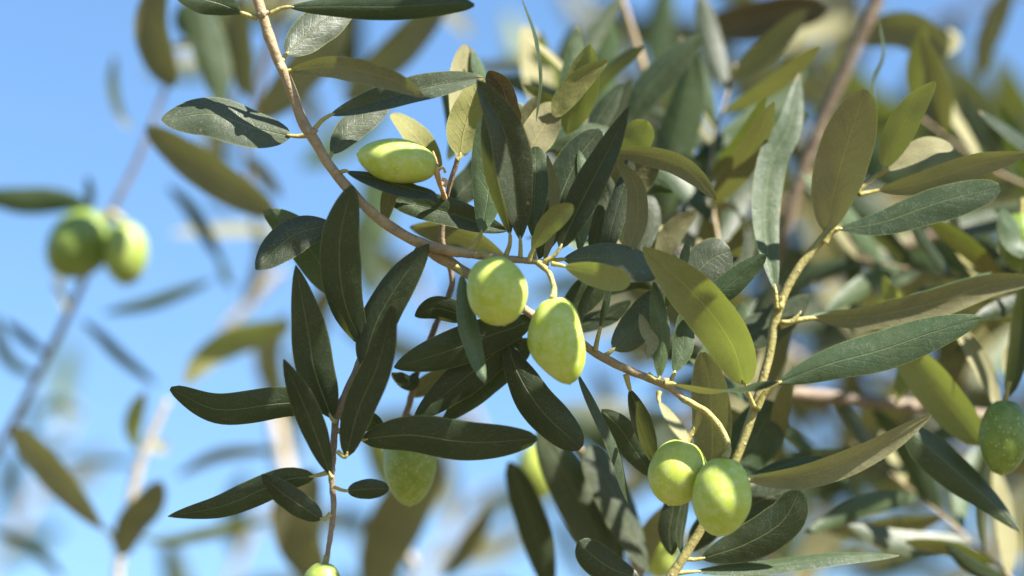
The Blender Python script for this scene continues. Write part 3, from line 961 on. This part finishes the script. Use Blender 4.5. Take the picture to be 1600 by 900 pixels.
ke = branch('olive_branch', 'blurred dark branch entering at the right edge with big shaded leaves',
            '1680,300 1600,330 1520,350 1440,375 1350,410 1280,440', [18, 17, 16, 15, 14, 12], .14, .15, mat='redbark')
BL(ke, '1600,480 1540,430 1480,390 1440,350', 110, 'D', .2, k='g', eb=.5, et=.5)
BL(ke, '1620,400 1590,380 1575,350 1565,325', 44, (.3, .4, .8), .05, k='g')
BL(ke, '1360,400 1400,385 1440,370', 34, 'W', .16)
BL(ke, '1340,440 1420,410 1480,440', 36, 'D', .14, k='g')
BL(ke, '1480,180 1530,200 1580,210', 60, 'D', .22, k='m')
BL(ke, '1460,300 1500,250 1560,210 1590,190', 70, 'D', .24, k='m')
BL(ke, '1400,300 1380,260 1390,210', 60, 'D', .22, k='g')
BL(ke, '1440,420 1500,470 1540,500', 60, 'N', .2, k='m')
BL(ke, '1400,420 1420,460 1430,520', 56, 'G', .22, k='g')
BL(ke, '1330,365 1332,430 1335,520', 22, 'D', .1, k='g')
BL(ke, '1540,460 1560,430 1545,420', 40, 'W', .12)
olive('blurred dark green olive at the right edge beside a pale leaf', (1596, 332), (1594, 425), 66, .06, skin='greenshadeolive', stalk=[(1596, 310)], tip=.2)
olive('shaded olive cut by the right edge, highest of those along it', (1606, 245), (1608, 318), 60, .2, skin='greenshadeolive', stalk=[(1610, 220)], tip=.2)


# ------------------------------------------------------------------ far branches that fill the depth of the crown
def far_branch(label, s, z0, z1, n, ln, w0, seed, mix, group='far branches of the olive tree', spread=1.0, wl=0.25, mat='bark'):
    rg = random.Random(seed)
    e = branch('olive_branch', label, s, [w0, w0 * .8, w0 * .45], z0, z1, mat=mat, group=group)
    p = parse(s, z0, z1)
    pts = [Vector(q) for q in p]
    for i in range(n):
        t = 0.03 + 0.97 * (i + rg.random() * .6) / n
        a = catmull(pts, min(1, t))
        b = catmull(pts, min(1, t + .02))
        c0 = catmull(pts, max(0, t - .02))
        d = (b - c0)
        an = math.atan2(d.y, d.x)
        an += (1 if i % 2 else -1) * rg.uniform(.45, 1.15) * spread
        l = ln * rg.uniform(.7, 1.15)
        bend = rg.uniform(-.35, .35)
        dz = rg.uniform(-.035, .035)
        m1 = (a.x + math.cos(an) * l * .5, a.y + math.sin(an) * l * .5, a.z + dz * .6)
        tp = (a.x + math.cos(an) * l * .5 + math.cos(an + bend) * l * .5, a.y + math.sin(an) * l * .5 + math.sin(an + bend) * l * .5, a.z + dz)
        st = '%.1f,%.1f,%.4f %.1f,%.1f,%.4f %.1f,%.1f,%.4f' % (a.x, a.y, a.z, m1[0], m1[1], m1[2], tp[0], tp[1], tp[2])
        kind = rg.choices('DGNUWB', mix)[0]
        nn = Vector(ORI[kind]) + Vector((rg.uniform(-.3, .3), rg.uniform(-.3, .3), rg.uniform(-.15, .15)))
        BL(e, st, l * rg.uniform(.85, 1.25) * wl, tuple(nn), a.z, k=rg.choice('mmgmms' if kind in 'NUW' else 'mmgs'), eb=rg.uniform(.5, .75), et=rg.uniform(.5, .75), nl=12, tilt=kind in 'NU')
    return e


FB = [
    ('far blurred branch crossing the top right corner', '1700,-60 1500,20 1300,90', 0.40, 0.48, 5, 195, 16, 1, (4, 2, 6, 1, 0, 0)),
    ('far blurred branch behind the top of the pale shoot', '1700,290 1500,270 1280,210', 0.36, 0.40, 18, 207, 16, 2, (5, 2, 6, 1, .2, .2)),
    ('far blurred branch behind the long leaves on the right', '1720,380 1500,330 1230,300', 0.32, 0.40, 19, 218, 18, 3, (6, 2, 5, 1, .6, .5)),
    ('far blurred branch behind the middle of the pale shoot', '1700,500 1480,480 1180,430', 0.28, 0.40, 20, 218, 18, 4, (6, 2, 6, 1, 1, .5)),
    ('far blurred branch below the level brown branch', '1720,640 1500,600 1200,560', 0.32, 0.36, 19, 207, 18, 5, (5, 2, 6, 1, .6, .5)),
    ('far blurred branch in the gap under the right-hand leaves', '1720,760 1500,700 1250,700', 0.36, 0.40, 16, 184, 16, 6, (5, 2, 6, 1, .6, .5)),
    ('far blurred branch at the bottom right corner', '1720,900 1500,850 1230,800', 0.40, 0.44, 16, 184, 16, 7, (4, 2, 6, 1, .6, .5)),
    ('far blurred branch behind the lower right pair of olives', '1250,1000 1180,820 1060,640', 0.24, 0.28, 15, 195, 15, 8, (5, 2, 6, 1, .6, .5)),
    ('far blurred branch behind the single big translucent leaf', '1250,560 1100,480 930,420', 0.24, 0.32, 18, 195, 15, 9, (5, 2, 6, 1, .6, .5)),
    ('far blurred branch behind the upright leaves at the centre', '1250,330 1050,260 850,180', 0.32, 0.40, 16, 195, 15, 10, (4, 2, 5, 1, .6, .5)),
    ('far blurred branch below the top edge right of centre', '1350,-40 1180,60 960,120', 0.40, 0.48, 15, 195, 15, 11, (3, 2, 6, 2, .6, .5)),
    ('far blurred branch hanging at the bottom centre', '900,1050 940,850 1000,650', 0.36, 0.40, 8, 184, 14, 12, (3, 2, 5, 2, 1, 1)),
    ('far thin branch in the blue gap at the bottom centre', '620,1050 660,900 760,760', 0.40, 0.48, 6, 172, 12, 13, (2, 2, 5, 2, 1, 1)),
    ('far thin branch faint behind the hanging sprig', '330,1000 380,860 470,700', 0.36, 0.40, 5, 172, 12, 14, (2, 2, 5, 2, 1, 1)),
    ('far thin branch faint behind the arch at upper left', '560,-80 480,40 330,150', 0.32, 0.40, 7, 184, 12, 15, (2, 2, 5, 2, 1, 1)),
    ('far thin branch faint at the lower left', '-60,960 30,820 120,640', 0.48, 0.56, 5, 150, 12, 16, (3, 3, 3, 2, 0, 1)),
    ('far thin branch faint behind the twig at the centre', '760,700 700,560 640,400', 0.36, 0.40, 5, 172, 12, 17, (2, 2, 5, 2, 1, 1)),
]
for a in FB:
    far_branch(*a)

NB = [
    ('half sharp twig of narrow leaves behind the top of the pale shoot', '1720,330 1560,270 1420,170', .09, .12, 12, 180, 7, 31, (3, 4, 3, 2, 2, 2)),
    ('half sharp twig of narrow leaves under the long leaves at right', '1700,470 1520,440 1320,400', .06, .10, 16, 180, 7, 32, (4, 4, 3, 2, 2, 2)),
    ('half sharp twig of narrow leaves in the lower right gap', '1640,960 1500,830 1330,690', .06, .11, 15, 180, 7, 33, (4, 4, 3, 2, 2, 2)),
    ('half sharp twig of narrow leaves left of the level brown branch', '1230,760 1150,560 1060,380', .05, .08, 14, 160, 6, 34, (4, 4, 3, 2, 2, 2)),
    ('half sharp twig of upright leaves behind the centre cluster', '980,420 930,280 900,90', .05, .09, 14, 170, 6, 35, (3, 4, 3, 2, 2, 2)),
    ('half sharp twig of upright leaves right of the centre cluster', '1130,420 1110,260 1150,100', .06, .1, 12, 180, 6, 36, (4, 3, 3, 2, 2, 1)),
]
for a in NB:
    far_branch(*a, group='half sharp twigs of the olive tree', wl=.2, spread=.8)


def overhang():
    """an unseen bough just above and nearer than the branch: its leaves are placed to shade the hanging sprig and the middle olives"""
    rg = random.Random(5)
    e = branch('olive_branch', 'unseen leafy bough above the top edge, placed to shade the hanging sprig',
               '2000,-420 1700,-360 1400,-330 1150,-300 900,-220', [20, 18, 15, 12, 8], -.085, -.075)
    spots = []
    for gx in range(9):
        for gy in range(7):
            spots.append((880 + gx * 76 + rg.uniform(-26, 26), -560 + gy * 78 + rg.uniform(-26, 26)))
    spots += [(1580, -330), (1620, -240)]
    for x, y in spots:
        if rg.random() < .16 or (x > 1230 and y < -455):
            continue
        z = -.065 + rg.uniform(-.02, .02)
        an = rg.uniform(-.9, .9) + (math.pi if rg.random() < .5 else 0)
        l = rg.uniform(85, 105)
        if y + abs(math.sin(an)) * l > -25:
            an = rg.uniform(-.1, .1)
        dx, dy = math.cos(an) * l, math.sin(an) * l
        nn = LC + Vector((rg.uniform(-.35, .35), rg.uniform(-.35, .35), rg.uniform(-.35, .35)))
        BL(e, '%.1f,%.1f,%.4f %.1f,%.1f,%.4f %.1f,%.1f,%.4f' % (x - dx, y - dy, z, x + rg.uniform(-8, 8), y + rg.uniform(-8, 8), z, x + dx, y + dy, z - .008),
           rg.uniform(56, 70), tuple(nn), z)

    # unseen leaves added on the sun's line to single olives, to shade them
    for (tx, ty, tz, d, an, w) in ((1156, 752, -.008, .25, -.62, 96), (1150, 806, -.008, .27, -.62, 90), (640, 728, .034, .36, -.6, 95), (655, 700, .034, .38, -.6, 90), (1567, 660, .03, .16, -.6, 95)):
        q = P(tx, ty, tz) + SUN * d
        v = q - CAM
        D = v.dot(FW)
        x, y, z = 800 + v.dot(RX) / (K * D), 450 - v.dot(UP) / (K * D), D - FOCUS
        hl = 78 if tx > 1100 and tx < 1200 else 120
        dx, dy = math.cos(an) * hl, -math.sin(an) * hl
        BL(e, '%.1f,%.1f,%.4f %.1f,%.1f,%.4f %.1f,%.1f,%.4f' % (x - dx, y - dy, z, x, y, z, x + dx, y + dy, z), w, tuple(LC), z)


overhang()
